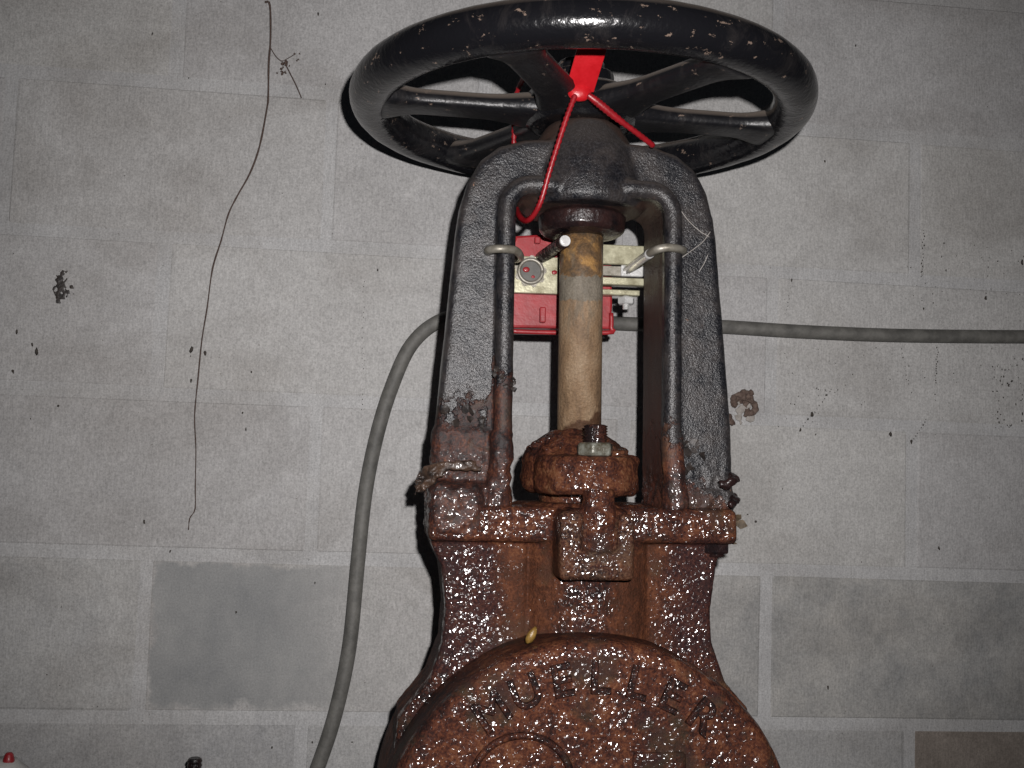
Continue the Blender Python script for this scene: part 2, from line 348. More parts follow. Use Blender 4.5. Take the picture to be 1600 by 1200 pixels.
def lathe(bm, prof, axis='Z', at=(0, 0, 0), n=48, jitter=0):       # prof: (r, h) from bottom to top, closed onto the axis
    b2 = bmesh.new(); rings = []
    for r, h in prof:
        if r < 1e-6: rings.append([b2.verts.new((0, 0, h))])
        else: rings.append([b2.verts.new((r * math.cos(2 * math.pi * i / n), r * math.sin(2 * math.pi * i / n), h)) for i in range(n)])
    for A, B in zip(rings, rings[1:]):
        for i in range(n):
            j = (i + 1) % n
            f = [A[i % len(A)], A[j % len(A)], B[j % len(B)], B[i % len(B)]]
            u = []
            for v in f:
                if v not in u: u.append(v)
            if len(u) > 2: b2.faces.new(u)
    for k, rr in ((0, rings[0]), (-1, rings[-1])):
        if len(rr) > 1: b2.faces.new(rr)
    bmesh.ops.recalc_face_normals(b2, faces=b2.faces)
    rot = {'Z': Matrix.Identity(4), 'Y': Matrix.Rotation(R_(90), 4, 'X'), 'X': Matrix.Rotation(R_(90), 4, 'Y')}[axis]
    join(bm, b2, Matrix.Translation(at) @ rot)
def catmull(pts, per=8):
    P = [Vector(p) for p in pts]; P = [2 * P[0] - P[1]] + P + [2 * P[-1] - P[-2]]; out = []
    for i in range(1, len(P) - 2):
        for k in range(per):
            t = k / per; a, b, c, d = P[i - 1:i + 3]
            out.append(0.5 * ((2 * b) + (c - a) * t + (2 * a - 5 * b + 4 * c - d) * t * t + (3 * b - a - 3 * c + d) * t ** 3))
    out.append(P[-2]); return out
def tube(bm, pts, r, n=10, per=8, smooth=True, rf=None):
    P = catmull(pts, per) if smooth else [Vector(p) for p in pts]
    b2 = bmesh.new(); rings = []; N = None
    for i, p in enumerate(P):
        t = (P[min(i + 1, len(P) - 1)] - P[max(i - 1, 0)]).normalized()
        if N is None: N = t.orthogonal().normalized()
        N = (N - t * N.dot(t)).normalized(); B = t.cross(N)
        rr = rf(i / (len(P) - 1), i) if rf else r
        rings.append([b2.verts.new(p + (N * math.cos(2 * math.pi * k / n) + B * math.sin(2 * math.pi * k / n)) * rr) for k in range(n)])
    for A, B_ in zip(rings, rings[1:]):
        for k in range(n): b2.faces.new((A[k], A[(k + 1) % n], B_[(k + 1) % n], B_[k]))
    b2.faces.new(rings[0]); b2.faces.new(rings[-1])
    bmesh.ops.recalc_face_normals(b2, faces=b2.faces); join(bm, b2)
def ribbon(path, wdt):       # polygon that follows a path in XZ with half width wdt
    L = []; Rr = []
    for i, p in enumerate(path):
        a = Vector(path[max(i - 1, 0)]); b = Vector(path[min(i + 1, len(path) - 1)])
        d = (b - a).normalized(); nrm = Vector((-d.y, d.x)); p = Vector(p)
        L.append(tuple(p + nrm * wdt)); Rr.append(tuple(p - nrm * wdt))
    return L + Rr[::-1]
def blob(bm, at, r, sub=2, jit=0.2, sq=(1, 1, 1)):
    b2 = bmesh.new(); bmesh.ops.create_icosphere(b2, subdivisions=sub, radius=1.0)
    for v in b2.verts:
        k = r * (1 + random.uniform(-jit, jit)); v.co = Vector((v.co.x * sq[0], v.co.y * sq[1], v.co.z * sq[2])) * k
    join(bm, b2, Matrix.Translation(at))

def link(name, bm, mat, parent=None, origin=(0, 0, 0), smooth=True, at=None):
    o_ = Vector(origin)
    if o_.length: bmesh.ops.translate(bm, vec=-o_, verts=bm.verts)
    me = bpy.data.meshes.new(name); bm.to_mesh(me); bm.free()
    if smooth: me.polygons.foreach_set('use_smooth', [True] * len(me.polygons))
    me.materials.append(M[mat] if isinstance(mat, str) else mat)
    o = bpy.data.objects.new(name, me); C.objects.link(o)
    if parent: o.parent = parent
    if at is not None: o.location = at
    return o
def tag(o, label=None, cat=None, group=None, kind=None):
    if label: o['label'] = label
    if cat: o['category'] = cat
    if group: o['group'] = group
    if kind: o['kind'] = kind
    return o
def empty(name, at, rot=None):
    o = bpy.data.objects.new(name, None); C.objects.link(o); o.empty_display_size = 0.05
    mt = (rot or Matrix.Identity(3)).to_4x4(); mt.translation = at; o.matrix_world = mt
    return o
TEX = {}
def clouds(size, depth=3, typ='CLOUDS'):
    k = (size, depth)
    if k not in TEX:
        t = bpy.data.textures.new('clouds', 'CLOUDS'); t.noise_scale = size; t.noise_depth = depth; TEX[k] = t
    return TEX[k]
def cast(o, voxel=0.0025, smooth=3, disp=((0.03, 0.0015), (0.009, 0.001))):   # fuse overlapping solids into one iron casting
    mods = []
    r = o.modifiers.new('r', 'REMESH'); r.mode = 'VOXEL'; r.voxel_size = voxel; r.use_smooth_shade = True
    if smooth:
        s = o.modifiers.new('s', 'SMOOTH'); s.iterations = smooth; s.factor = 0.5
    for sz, st in disp:
        d = o.modifiers.new('d', 'DISPLACE'); d.texture = clouds(sz); d.strength = st; d.mid_level = 0.5; d.texture_coords = 'LOCAL'
    dg = bpy.context.evaluated_depsgraph_get()
    me = bpy.data.meshes.new_from_object(o.evaluated_get(dg))
    old = o.data; o.modifiers.clear(); me.name = o.name
    mats = list(old.materials); o.data = me
    if not me.materials:
        for mm in mats: me.materials.append(mm)
    bpy.data.meshes.remove(old)
    me.polygons.foreach_set('use_smooth', [True] * len(me.polygons))
    return o

# ------------------------------------------------------------------ the wall of painted blocks
BL, BH, JT = 0.4064, 0.2032, 0.0120
U0, V0 = -0.0932, 0.6800
wall = empty('block_wall', (U0, WY, V0 - 6 * BH))
tag(wall, 'grey painted concrete block wall behind the valve', 'wall')
bm = bmesh.new()
prim_box(bm, -4 * BL, 6.5 * BL, 0.0011, 0.19, -2 * BH, 8 * BH)
link('mortar', bm, 'mortar', wall, smooth=False)
def block_mesh(seed):
    rnd = random.Random(seed); b = bmesh.new()
    hx, hz = (BL - JT) / 2, (BH - JT) / 2
    prim_box(b, -hx, hx, 0.0, 0.05, -hz, hz, 0.0042, 2)
    for v in b.verts:
        v.co.x += rnd.uniform(-0.0012, 0.0012); v.co.z += rnd.uniform(-0.0012, 0.0012)
    me = bpy.data.meshes.new('block'); b.to_mesh(me); b.free(); me.materials.append(M['block']); return me
BM = [block_mesh(i) for i in range(5)]
rb = random.Random(3)
for k in range(-2, 8):
    off = 0 if k % 2 else -1
    for c in range(-3, 6):
        x0 = c * BL + off * BL / 2
        me = BM[rb.randrange(5)]
        o = bpy.data.objects.new('block', me); C.objects.link(o); o.parent = wall
        o.location = (x0 + BL / 2, rb.uniform(0.0, 0.0006), (6 - k - 0.5) * BH)
        o.rotation_euler.y = rb.uniform(-0.002, 0.002)
        sl = None
        if k == 4 and c == 0: sl = 'block_patch'; o['label'] = 'block left mostly unpainted with ragged paint edge'
        elif k == 4: sl = 'block_stain' if c >= 1 else 'block_low'
        elif k >= 5 and c >= 2: sl = 'block_brown'
        elif k >= 5: sl = 'block_low'
        if sl:
            o.material_slots[0].link = 'OBJECT'; o.material_slots[0].material = M[sl]

# ------------------------------------------------------------------ the gate valve
valve = empty('gate_valve', VO, VR)
tag(valve, 'rusty leaking gate valve with black yoke and spoked handwheel', 'valve')

# yoke: two legs of T section, arch, threaded boss
bm = bmesh.new()
for s in (-1, 1):
    pl = [(0.157, -0.05), (0.1545, 0.04), (0.1490, 0.11), (0.1385, 0.235), (0.1350, 0.262), (0.1275, 0.290), (0.1145, 0.3135), (0.095, 0.329),
          (0.068, 0.338), (0.0, 0.342), (0.0, 0.286), (0.058, 0.286), (0.080, 0.281), (0.088, 0.268), (0.089, 0.24), (0.089, -0.05)]
    prism(bm, [(s * x, z) for x, z in pl], -0.043, -0.006, 0.008, 3)
    arc = [(0.0875, -0.05), (0.0875, 0.10), (0.0875, 0.256)] + [(0.0625 + 0.025 * math.cos(t), 0.259 + 0.027 * math.sin(t)) for t in np.linspace(0, math.pi / 2, 9)][1:] + [(0.03, 0.286), (0.0, 0.286)]
    prism(bm, ribbon([(s * x, z) for x, z in arc], 0.0082), -0.050, 0.045)
    bead = [(s * x, -0.0515, z) for x, z in arc[:-2]] + [(s * 0.042, -0.0530, 0.2865), (s * 0.030, -0.050, 0.286)]
    tube(bm, bead, 0.0098, 12, smooth=False)
    prim_box(bm, min(s * 0.076, s * 0.160), max(s * 0.076, s * 0.160), -0.060 if s < 0 else -0.047, 0.040, -0.050, -0.020, 0.012, 3)
    if s < 0: prim_box(bm, -0.1615, -0.106, -0.0715, 0.03, -0.076, -0.020, 0.013, 3)
    if s < 0: prim_box(bm, -0.158, -0.095, -0.046, 0.0, -0.050, 0.038, 0.008, 2)
    tube(bm, [(s * 0.088, -0.05, 0.03), (s * 0.089, -0.053, 0.0), (s * 0.093, -0.055, -0.045)], 0.012, 12)
lathe(bm, [(0, 0.271), (0.064, 0.271), (0.068, 0.278), (0.067, 0.295), (0.0635, 0.315), (0.057, 0.335), (0.049, 0.350), (0.042, 0.362), (0.036, 0.367), (0, 0.367)])
yoke = cast(link('yoke', bm, 'yoke', valve), 0.0020, 4, ((0.03, 0.0012), (0.007, 0.0006)))
from mathutils import noise as mnoise
nrm = [Vector(v.normal) for v in yoke.data.vertices]
for v, n_ in zip(yoke.data.vertices, nrm):                       # rust scale thick on the feet, thinning upward
    k = max(0.0, min(1.0, ((0.05 if v.co.x < 0 else 0.015) - v.co.z) / 0.05))
    if k > 0:
        a_ = mnoise.fractal(v.co * 85, 0.8, 2.1, 4); b_ = mnoise.ridged_multi_fractal(v.co * 48 + Vector((3, 1, 7)), 0.9, 2.0, 3, 1.0, 2.0)
        v.co += n_ * k * (0.0020 * a_ + 0.0016 * (b_ - 1.0))


# bonnet: cross bar, round neck, side webs, bolt lug
bm = bmesh.new()
prim_box(bm, -0.161, 0.153, -0.068, 0.05, -0.079, -0.043, 0.007, 3)
lathe(bm, [(0, -0.3), (0.079, -0.3), (0.077, -0.1), (0.077, -0.045), (0.072, -0.040), (0, -0.040)], at=(0.004, 0, 0))
webL = [(-0.06, -0.07), (-0.158, -0.07), (-0.157, -0.082), (-0.1465, -0.104), (-0.1415, -0.145), (-0.1435, -0.180), (-0.156, -0.216), (-0.185, -0.252), (-0.19, -0.30), (-0.06, -0.30)]
webR = [(0.06, -0.07), (0.148, -0.07), (0.143, -0.082), (0.136, -0.104), (0.1305, -0.145), (0.1325, -0.180), (0.146, -0.219), (0.170, -0.245), (0.18, -0.30), (0.06, -0.30)]
prism(bm, webL, -0.050, 0.040, 0.005, 2); prism(bm, webR, -0.050, 0.040, 0.005, 2)
prim_box(bm, -0.037, 0.037, -0.110, -0.02, -0.112, -0.084, 0.005)
prim_box(bm, -0.037, -0.014, -0.110, -0.02, -0.112, -0.046, 0.005)
prim_box(bm, 0.020, 0.037, -0.110, -0.02, -0.112, -0.048, 0.005)
prim_box(bm, -0.018, 0.022, -0.100, -0.02, -0.112, -0.050, 0.004)
bonnet = cast(link('bonnet', bm, 'rust_bonnet', valve), 0.0021, 3, ((0.03, 0.002), (0.010, 0.0010), (0.0050, 0.0004)))

# body with its round cast face
BC = (-0.005, -0.3656)
bm = bmesh.new()
prof = [(0, -0.12), (0.190, -0.12), (0.201, -0.11), (0.201, 0.116), (0.1985, 0.124), (0.193, 0.1285), (0.186, 0.130), (0.180, 0.1285), (0, 0.1285)]
lathe(bm, prof, 'Y', (BC[0], 0, BC[1]), 96)
body = cast(link('body', bm, 'rust_body', valve), 0.0025, 2, ((0.03, 0.0015), (0.010, 0.0006), (0.005, 0.0003)))

# raised letters cast in the face, each its own piece
def letter(ch, ang, rad, h):
    cu = bpy.data.curves.new('t', 'FONT'); cu.body = ch; cu.size = h / 0.72; cu.align_x = 'CENTER'
    cu.extrude = 0.0022; cu.bevel_depth = 0.0013; cu.bevel_resolution = 1; cu.resolution_u = 4; cu.offset = -0.0002
    t = bpy.data.objects.new('t', cu); C.objects.link(t)
    dg = bpy.context.evaluated_depsgraph_get()
    me = bpy.data.meshes.new_from_object(t.evaluated_get(dg)); bpy.data.objects.remove(t)
    me.name = 'cast_letter'; me.materials.clear(); me.materials.append(M['rust_side'])
    o = bpy.data.objects.new('cast_letter', me); C.objects.link(o); o.parent = body
    a = R_(ang)
    o.matrix_local = Matrix.Translation((BC[0] + rad * math.sin(a), -0.1300, BC[1] + rad * math.cos(a))) @ Matrix.Rotation(a, 4, 'Y') @ Matrix.Rotation(R_(90), 4, 'X')
for ch, a in zip('MUELLER', (-35.2, -22.8, -10.8, 1.6, 14.0, 26.0, 38.2)): letter(ch, a, 0.1530, 0.030)
bm = bmesh.new()                       # raised oval ring below the letters
c = loc(815, 1222, -0.129)
tube(bm, [(c.x + 0.046 * math.cos(t), -0.1300, c.z + 0.042 * math.sin(t)) for t in np.linspace(0, 2 * math.pi, 40)], 0.0035, 8, smooth=False)
link('cast_ring', bm, 'rust_side', body)
bm = bmesh.new()
c = loc(1030, 1205, -0.129)
prim_box(bm, c.x - 0.026, c.x + 0.026, -0.1318, -0.125, c.z - 0.016, c.z + 0.018, 0.004)
cast(link('cast_pad', bm, 'rust_side', body), 0.002, 2, ((0.008, 0.001),))

# packing gland with its nuts and eye bolts
bm = bmesh.new(); gx = -0.003
lathe(bm, [(0, -0.042), (0.038, -0.042), (0.040, -0.030), (0.052, -0.030), (0.0565, -0.026), (0.058, -0.018), (0.058, 0.003), (0.0555, 0.010), (0.044, 0.023), (0.034, 0.030), (0.026, 0.036), (0, 0.036)], at=(gx, 0, 0), n=40)
for sy in (-1, 1):
    lathe(bm, [(0, -0.031), (0.049, -0.031), (0.0535, -0.026), (0.054, 0.001), (0.050, 0.0075), (0, 0.0085)], at=(gx + 0.004, sy * 0.038, 0), n=40)
for i in range(22):                        # scale standing up on the dome and the broken right edge
    t_ = random.uniform(0, 2 * math.pi); r_ = random.uniform(0.026, 0.054)
    blob(bm, (gx + r_ * math.cos(t_), r_ * math.sin(t_), 0.036 - 0.62 * max(0, r_ - 0.020) + random.uniform(-0.004, 0.001)), random.uniform(0.004, 0.0085), 1, 0.35, (1.2, 1.2, 0.6))
for i in range(7): blob(bm, (gx + 0.030 + random.uniform(0, 0.022), -0.050 + random.uniform(-0.02, 0.02), 0.006 + random.uniform(-0.003, 0.003)), random.uniform(0.005, 0.009), 1, 0.35, (1.2, 1.2, 0.7))
gland = cast(link('packing_gland', bm, 'rust_gland', valve), 0.0016, 2, ((0.028, 0.006), (0.010, 0.0016), (0.005, 0.0005)))
def hexnut(bm, at, af, h, hole=False):
    b2 = bmesh.new(); r = af / math.sqrt(3)
    prof = [(r * 0.92, 0), (r, h * 0.15), (r, h * 0.82), (r * 0.90, h)]
    lathe(b2, [(0, 0)] + prof + [(0, h)], n=6); join(bm, b2, Matrix.Translation(at) @ Matrix.Rotation(R_(12), 4, 'Z'))
def threaded(bm, at, r, z0, z1, pitch=0.0026):
    n = int((z1 - z0) / (pitch / 2)); prof = [(0, z0)]
    for i in range(n + 1): prof.append((r * (1.0 if i % 2 else 0.86), z0 + (z1 - z0) * i / n))
    prof += [(r * 0.7, z1 + r * 0.12), (0, z1 + r * 0.12)]
    lathe(bm, prof, at=at, n=20)
for sy in (-1, 1):
    bx, by = (0.0035, -0.074) if sy < 0 else (0.0, 0.078)
    bm = bmesh.new()
    lathe(bm, [(0, -0.104), (0.013, -0.104), (0.0135, 0.006), (0, 0.006)], at=(bx, by, 0), n=16)
    threaded(bm, (bx, by, 0), 0.0125, 0.004, 0.0375)
    bo = link('gland_bolt', bm, 'rust_dark', gland)
    bm = bmesh.new(); hexnut(bm, (bx, by, 0.0075), 0.033, 0.0135)
    bmesh.ops.bevel(bm, geom=bm.edges[:], offset=0.0012, segments=1, affect='EDGES')
    link('gland_nut', bm, 'nut', gland, smooth=False)
bm = bmesh.new()                           # rust caked round the bolt where it enters the lug
lathe(bm, [(0, -0.092), (0.016, -0.092), (0.0175, -0.070), (0.019, -0.050), (0.0165, -0.040), (0.015, -0.026), (0, -0.026)], at=(0.004, -0.090, 0), n=20)
prim_box(bm, -0.030, 0.034, -0.098, -0.060, -0.058, -0.044, 0.006)
cast(link('rust_cake', bm, 'rust_wet', valve), 0.0016, 1, ((0.012, 0.005), (0.005, 0.0014)))

# stem and its collar
bm = bmesh.new()
lathe(bm, [(0, -0.03), (0.0235, -0.03), (0.0235, 0.2)] + [(0.0235, 0.25), (0, 0.25)], n=64)
link('stem', bm, 'stem', valve)
bm = bmesh.new()
lathe(bm, [(0, 0.2445), (0.030, 0.2445), (0.042, 0.2475), (0.0465, 0.2520), (0.0475, 0.266), (0.043, 0.269), (0.040, 0.274), (0, 0.274)], n=64)
cast(link('stem_collar', bm, 'black_wet', valve), 0.0015, 2, ((0.008, 0.001),))

# bolt end hanging under the right end of the bar
bm = bmesh.new(); p = loc(1118, 858, -0.045)
threaded(bm, (p.x, p.y, 0), 0.010, p.z - 0.008, p.z + 0.03); hexnut(bm, (p.x, p.y, p.z - 0.004), 0.026, 0.012)
link('flange_bolt', bm, 'black_wet', valve, smooth=False)
# ragged peeled paint and old wrap on the legs: parts of the valve
def flakes(name, mat, n, cen, spread, size, seed, along=(0, 0, 1)):
    rnd = random.Random(seed); b = bmesh.new()
    for i in range(n):
        p = Vector(cen) + Vector((rnd.uniform(-1, 1) * spread[0], rnd.uniform(-1, 1) * spread[1], rnd.uniform(-1, 1) * spread[2]))
        b2 = bmesh.new(); k = rnd.randint(5, 8); s = size * rnd.uniform(0.5, 1.3)
        ring = [Vector((math.cos(2 * math.pi * j / k) * s * rnd.uniform(0.35, 1.2), rnd.uniform(-0.35, 0.1) * s, math.sin(2 * math.pi * j / k) * s * rnd.uniform(0.35, 1.0))) for j in range(k)]
        f = b2.faces.new([b2.verts.new(v) for v in ring])
        ex = bmesh.ops.extrude_face_region(b2, geom=[f])
        for v in ex['geom']:
            if isinstance(v, bmesh.types.BMVert): v.co.y -= 0.0007
        bmesh.ops.recalc_face_normals(b2, faces=b2.faces)
        bmesh.ops.triangulate(b2, faces=b2.faces)
        join(b, b2, Matrix.Translation(p) @ Matrix.Rotation(rnd.uniform(-0.7, 0.7), 4, 'Z') @ Matrix.Rotation(rnd.uniform(-0.6, 0.6), 4, 'X') @ Matrix.Rotation(rnd.uniform(0, 6), 4, 'Y'))
    o = link(name, b, mat, valve, smooth=False); o['kind'] = 'stuff'; return o
flakes('paint_flakes', 'flake', 14, loc(786, 592, -0.060), (0.011, 0.004, 0.014), 0.0042, 1)
flakes('paint_flakes', 'flake', 10, loc(725, 652, -0.047), (0.020, 0.001, 0.010), 0.0060, 2)
flakes('paint_flakes', 'flake', 9, loc(1082, 725, -0.044), (0.012, 0.002, 0.024), 0.006, 3)
rnd = random.Random(11)
def rag_tube(bm, pts, r, k):
    for i in range(k):
        tube(bm, [Vector(p) + Vector((rnd.uniform(-1, 1), rnd.uniform(-1, 1) * 0.6, rnd.uniform(-1, 1))) * 0.0036 for p in pts], r, 7, 5, rf=lambda t, i: r * rnd.uniform(0.55, 1.3))
bm = bmesh.new()
rag_tube(bm, [(-0.168, -0.030, -0.016), (-0.164, -0.052, -0.012), (-0.150, -0.060, -0.007), (-0.130, -0.061, -0.005), (-0.112, -0.061, -0.004)], 0.0026, 6)
rag_tube(bm, [(-0.170, -0.030, -0.024), (-0.166, -0.048, -0.026), (-0.160, -0.055, -0.020), (-0.150, -0.060, -0.014)], 0.0024, 6)
for q in range(9):
    a = Vector((-0.164, -0.045 + rnd.uniform(-0.01, 0.01), -0.02 + rnd.uniform(-0.014, 0.010)))
    tube(bm, [a, a + Vector((-0.006, rnd.uniform(-0.004, 0.004), rnd.uniform(-0.006, 0.006))), a + Vector((-0.012, rnd.uniform(-0.008, 0.004), rnd.uniform(-0.010, 0.006)))], 0.002, 6, 3, rf=lambda t, i: 0.0026 * (1.1 - t))
cast(link('old_wrap', bm, 'tape', valve), 0.0012, 1, ((0.006, 0.003),))
bm = bmesh.new()
rag_tube(bm, [(0.158, -0.020, -0.008), (0.157, -0.045, -0.012), (0.150, -0.058, -0.016), (0.138, -0.060, -0.020)], 0.0034, 5)
rag_tube(bm, [(0.157, -0.020, -0.030), (0.156, -0.045, -0.034), (0.148, -0.060, -0.038)], 0.0034, 5)
cast(link('old_wrap', bm, 'black_wet', valve), 0.0014, 2, ((0.006, 0.003),))

# handwheel: hub, rim, six spokes
WZ, WRm, WRn = 0.388, 0.2275, 0.0228
bm = bmesh.new()
lathe(bm, [(0, -0.023), (0.053, -0.023), (0.061, -0.018), (0.066, 0.0), (0.060, 0.012), (0.050, 0.018), (0.036, 0.019), (0.036, 0.036), (0.026, 0.036), (0.026, 0.05), (0, 0.05)], at=(0, 0, 0), n=64)
hw = cast(link('handwheel', bm, 'wheel', valve, at=(-0.003, 0, WZ)), 0.002, 3, ((0.02, 0.001),))
bm = bmesh.new(); nb, ns = 160, 28
rv = [[bm.verts.new(((WRm + WRn * math.cos(u)) * math.cos(t), (WRm + WRn * math.cos(u)) * math.sin(t), WRn * 1.0 * math.sin(u)))
       for u in np.linspace(0, 2 * math.pi, ns, False)] for t in np.linspace(0, 2 * math.pi, nb, False)]
for i in range(nb):
    for j in range(ns):
        bm.faces.new((rv[i][j], rv[(i + 1) % nb][j], rv[(i + 1) % nb][(j + 1) % ns], rv[i][(j + 1) % ns]))
for v in bm.verts:
    pass
rim = link('rim', bm, 'wheel', hw)
d = rim.modifiers.new('lumps', 'DISPLACE'); d.texture = clouds(0.03); d.strength = 0.0012; d.texture_coords = 'LOCAL'
bm = bmesh.new(); rings = []
for i in range(25):
    t = i / 24; r = 0.045 + (WRm - 0.012 - 0.045) * t
    fl_ = 0.013 * math.exp(-((t) / 0.20) ** 2) + 0.013 * math.exp(-((1 - t) / 0.13) ** 2)
    hwid = 0.0205 + fl_; hz = 0.0105 + 0.35 * fl_
    ring = []
    for a in np.linspace(0, 2 * math.pi, 20, False):
        cx, cz = math.cos(a), math.sin(a)
        px = hwid * math.copysign(abs(cx) ** 0.45, cx); pz = hz * math.copysign(abs(cz) ** 0.5, cz)
        if pz > 0: px *= 1 - 0.35 * pz / hz
        ring.append(bm.verts.new((r, px, pz - 0.005)))
    rings.append(ring)
for A, B in zip(rings, rings[1:]):
    for k in range(20): bm.faces.new((A[k], A[(k + 1) % 20], B[(k + 1) % 20], B[k]))
bm.faces.new(rings[0]); bm.faces.new(rings[-1]); bmesh.ops.recalc_face_normals(bm, faces=bm.faces)
sp0 = link('spoke', bm, 'spoke', hw)
for k in range(6):
    o = sp0 if k == 0 else sp0.copy()
    if k: C.objects.link(o); o.parent = hw
    o.rotation_euler.z = R_(3 + 60 * k)

# ------------------------------------------------------------------ tamper switch clamped to the back of the yoke
sc = loc(876, 442, 0.10)
sw = empty('tamper_switch', VO + VR @ sc, VR)
tag(sw, 'red tamper switch box on zinc bracket clamped behind the yoke', 'switch')
def L(name, bm, mat, parent=sw, smooth=False): return link(name, bm, mat, parent, sc, smooth)
a = loc(798, 369, 0.085); b_ = loc(957, 517, 0.085)
bm = bmesh.new()
prism(bm, [(a.x + 0.005, b_.z), (b_.x - 0.002, b_.z + 0.002), (b_.x, b_.z + 0.03), (b_.x - 0.002, a.z - 0.008), (b_.x - 0.03, a.z + 0.0), (a.x + 0.035, a.z + 0.004), (a.x + 0.006, a.z + 0.001), (a.x, a.z - 0.012), (a.x, b_.z + 0.006)],
      0.085, 0.150, 0.003, 2)
hs = L('housing', bm, 'red_paint', smooth=False)
bm = bmesh.new(); q1 = loc(798, 516, 0.083); q2 = loc(955, 516, 0.083)
tube(bm, [(q1.x, 0.084, q1.z + 0.022), (q1.x + 0.001, 0.084, q1.z + 0.004), (q1.x + 0.007, 0.084, q1.z - 0.001), (q2.x - 0.006, 0.084, q1.z + 0.001), (q2.x, 0.084, q1.z + 0.007), (q2.x, 0.084, q1.z + 0.024)], 0.0028, 8, 4)
L('cover_lip', bm, 'red_paint', hs, True)
hs_lip = bpy.data.objects['cover_lip']; hs_lip.location = (0, 0, 0)
for px, py, hh in ((848, 492, 0.009), (840, 375, 0.004)):
    bm = bmesh.new(); p = loc(px, py, 0.080)
    prim_box(bm, p.x - 0.0035, p.x + 0.0035, 0.078, 0.087, p.z - hh, p.z + hh, 0.0015)
    L('housing_rib', bm, 'red_paint', hs)
# bracket strip across the housing, and clamp plates toward the right leg
a = loc(780, 399, 0.070); b_ = loc(925, 462, 0.070)
bm = bmesh.new(); prim_box(bm, a.x, b_.x, 0.068, 0.0745, b_.z, a.z, 0.0006, 1)
br = L('bracket', bm, 'zinc')
for (x0, y0, x1, y1, yy, th) in ((930, 381, 1022, 415, 0.060, 0.006), (930, 432, 1022, 447, 0.056, 0.012), (930, 451, 1000, 462, 0.062, 0.012)):
    a = loc(x0, y0, yy); b_ = loc(x1, y1, yy)
    bm = bmesh.new(); prim_box(bm, a.x, b_.x, yy, yy + th, b_.z, a.z, 0.001, 2)
    L('clamp_plate', bm, 'zinc')
a = loc(930, 415, 0.07); b_ = loc(975, 432, 0.07)
bm = bmesh.new(); prim_box(bm, a.x, b_.x, 0.068, 0.074, b_.z, a.z, 0.0005, 1); L('spacer', bm, 'hook')
a = loc(970, 414, 0.066); b_ = loc(1005, 433, 0.066)
bm = bmesh.new(); prim_box(bm, a.x, b_.x, 0.064, 0.070, b_.z, a.z, 0.0015, 2); L('clamp_nut', bm, 'steel')
a = loc(978, 470, 0.07); bm = bmesh.new()
hexnut(bm, (a.x, a.y, a.z - 0.004), 0.017, 0.008); threaded(bm, (a.x, a.y, 0), 0.004, a.z - 0.010, a.z + 0.012)
L('clamp_screw', bm, 'steel')
# serrated ring, small screw hole, actuator rod
p = loc(829, 424, 0.066); bm = bmesh.new(); n = 36
ro = [0.0185 if (i % 4) < 2 else 0.0160 for i in range(n)]
for yy in (0,):
    A = []; B = []; A2 = []; B2 = []
    for i in range(n):
        t = 2 * math.pi * i / n; cx, cz = math.cos(t), math.sin(t)
        A.append(bm.verts.new((p.x + cx * ro[i], 0.0655, p.z + cz * ro[i]))); B.append(bm.verts.new((p.x + cx * 0.012, 0.0655, p.z + cz * 0.012)))
        A2.append(bm.verts.new((p.x + cx * ro[i], 0.0682, p.z + cz * ro[i]))); B2.append(bm.verts.new((p.x + cx * 0.012, 0.0682, p.z + cz * 0.012)))
    for i in range(n):
        j = (i + 1) % n
        bm.faces.new((A[i], A[j], B[j], B[i])); bm.faces.new((A2[i], A2[j], A[j], A[i])); bm.faces.new((B[i], B[j], B2[j], B2[i])); bm.faces.new((B2[i], B2[j], A2[j], A2[i]))
bmesh.ops.recalc_face_normals(bm, faces=bm.faces)
L('lock_washer', bm, 'hook', br)
bm = bmesh.new()
tube(bm, [(p.x + 0.0135 * math.cos(t), 0.0645, p.z + 0.0135 * math.sin(t)) for t in np.linspace(0, 2 * math.pi, 28)], 0.0022, 8, smooth=False)
L('bushing', bm, 'hook', br, True)
bm = bmesh.new(); lathe(bm, [(0, 0), (0.0118, 0), (0.0118, 0.0012), (0, 0.0012)], 'Y', (p.x, 0.0678, p.z), 24); L('bushing_hole', bm, 'cable', br)
for dx, dz, r in ((-0.005, 0.002, 0.0042), (0.003, -0.006, 0.0022), (0.0275, 0.0, 0.0033)):
    bm = bmesh.new(); blob(bm, (p.x + dx, 0.0665, p.z + dz), r, 2, 0.05, (1, 0.3, 0.8)); L('screw_head', bm, 'red_paint', br, True)
r0 = loc(846, 402, 0.068); r1 = loc(882, 377, -0.034)
bm = bmesh.new(); tube(bm, [r0, r0.lerp(r1, 0.5), r1], 0.0068, 16, 4); rod = L('actuator_rod', bm, 'rust_dark', sw, True)
bm = bmesh.new(); dd = (r1 - r0).normalized()
tube(bm, [r1 - dd * 0.001, r1 + dd * 0.003], 0.0058, 16, smooth=False); tube(bm, [r1 + dd * 0.003, r1 + dd * 0.0045], 0.0038, 12, smooth=False)
L('rod_tip', bm, 'steel', rod)
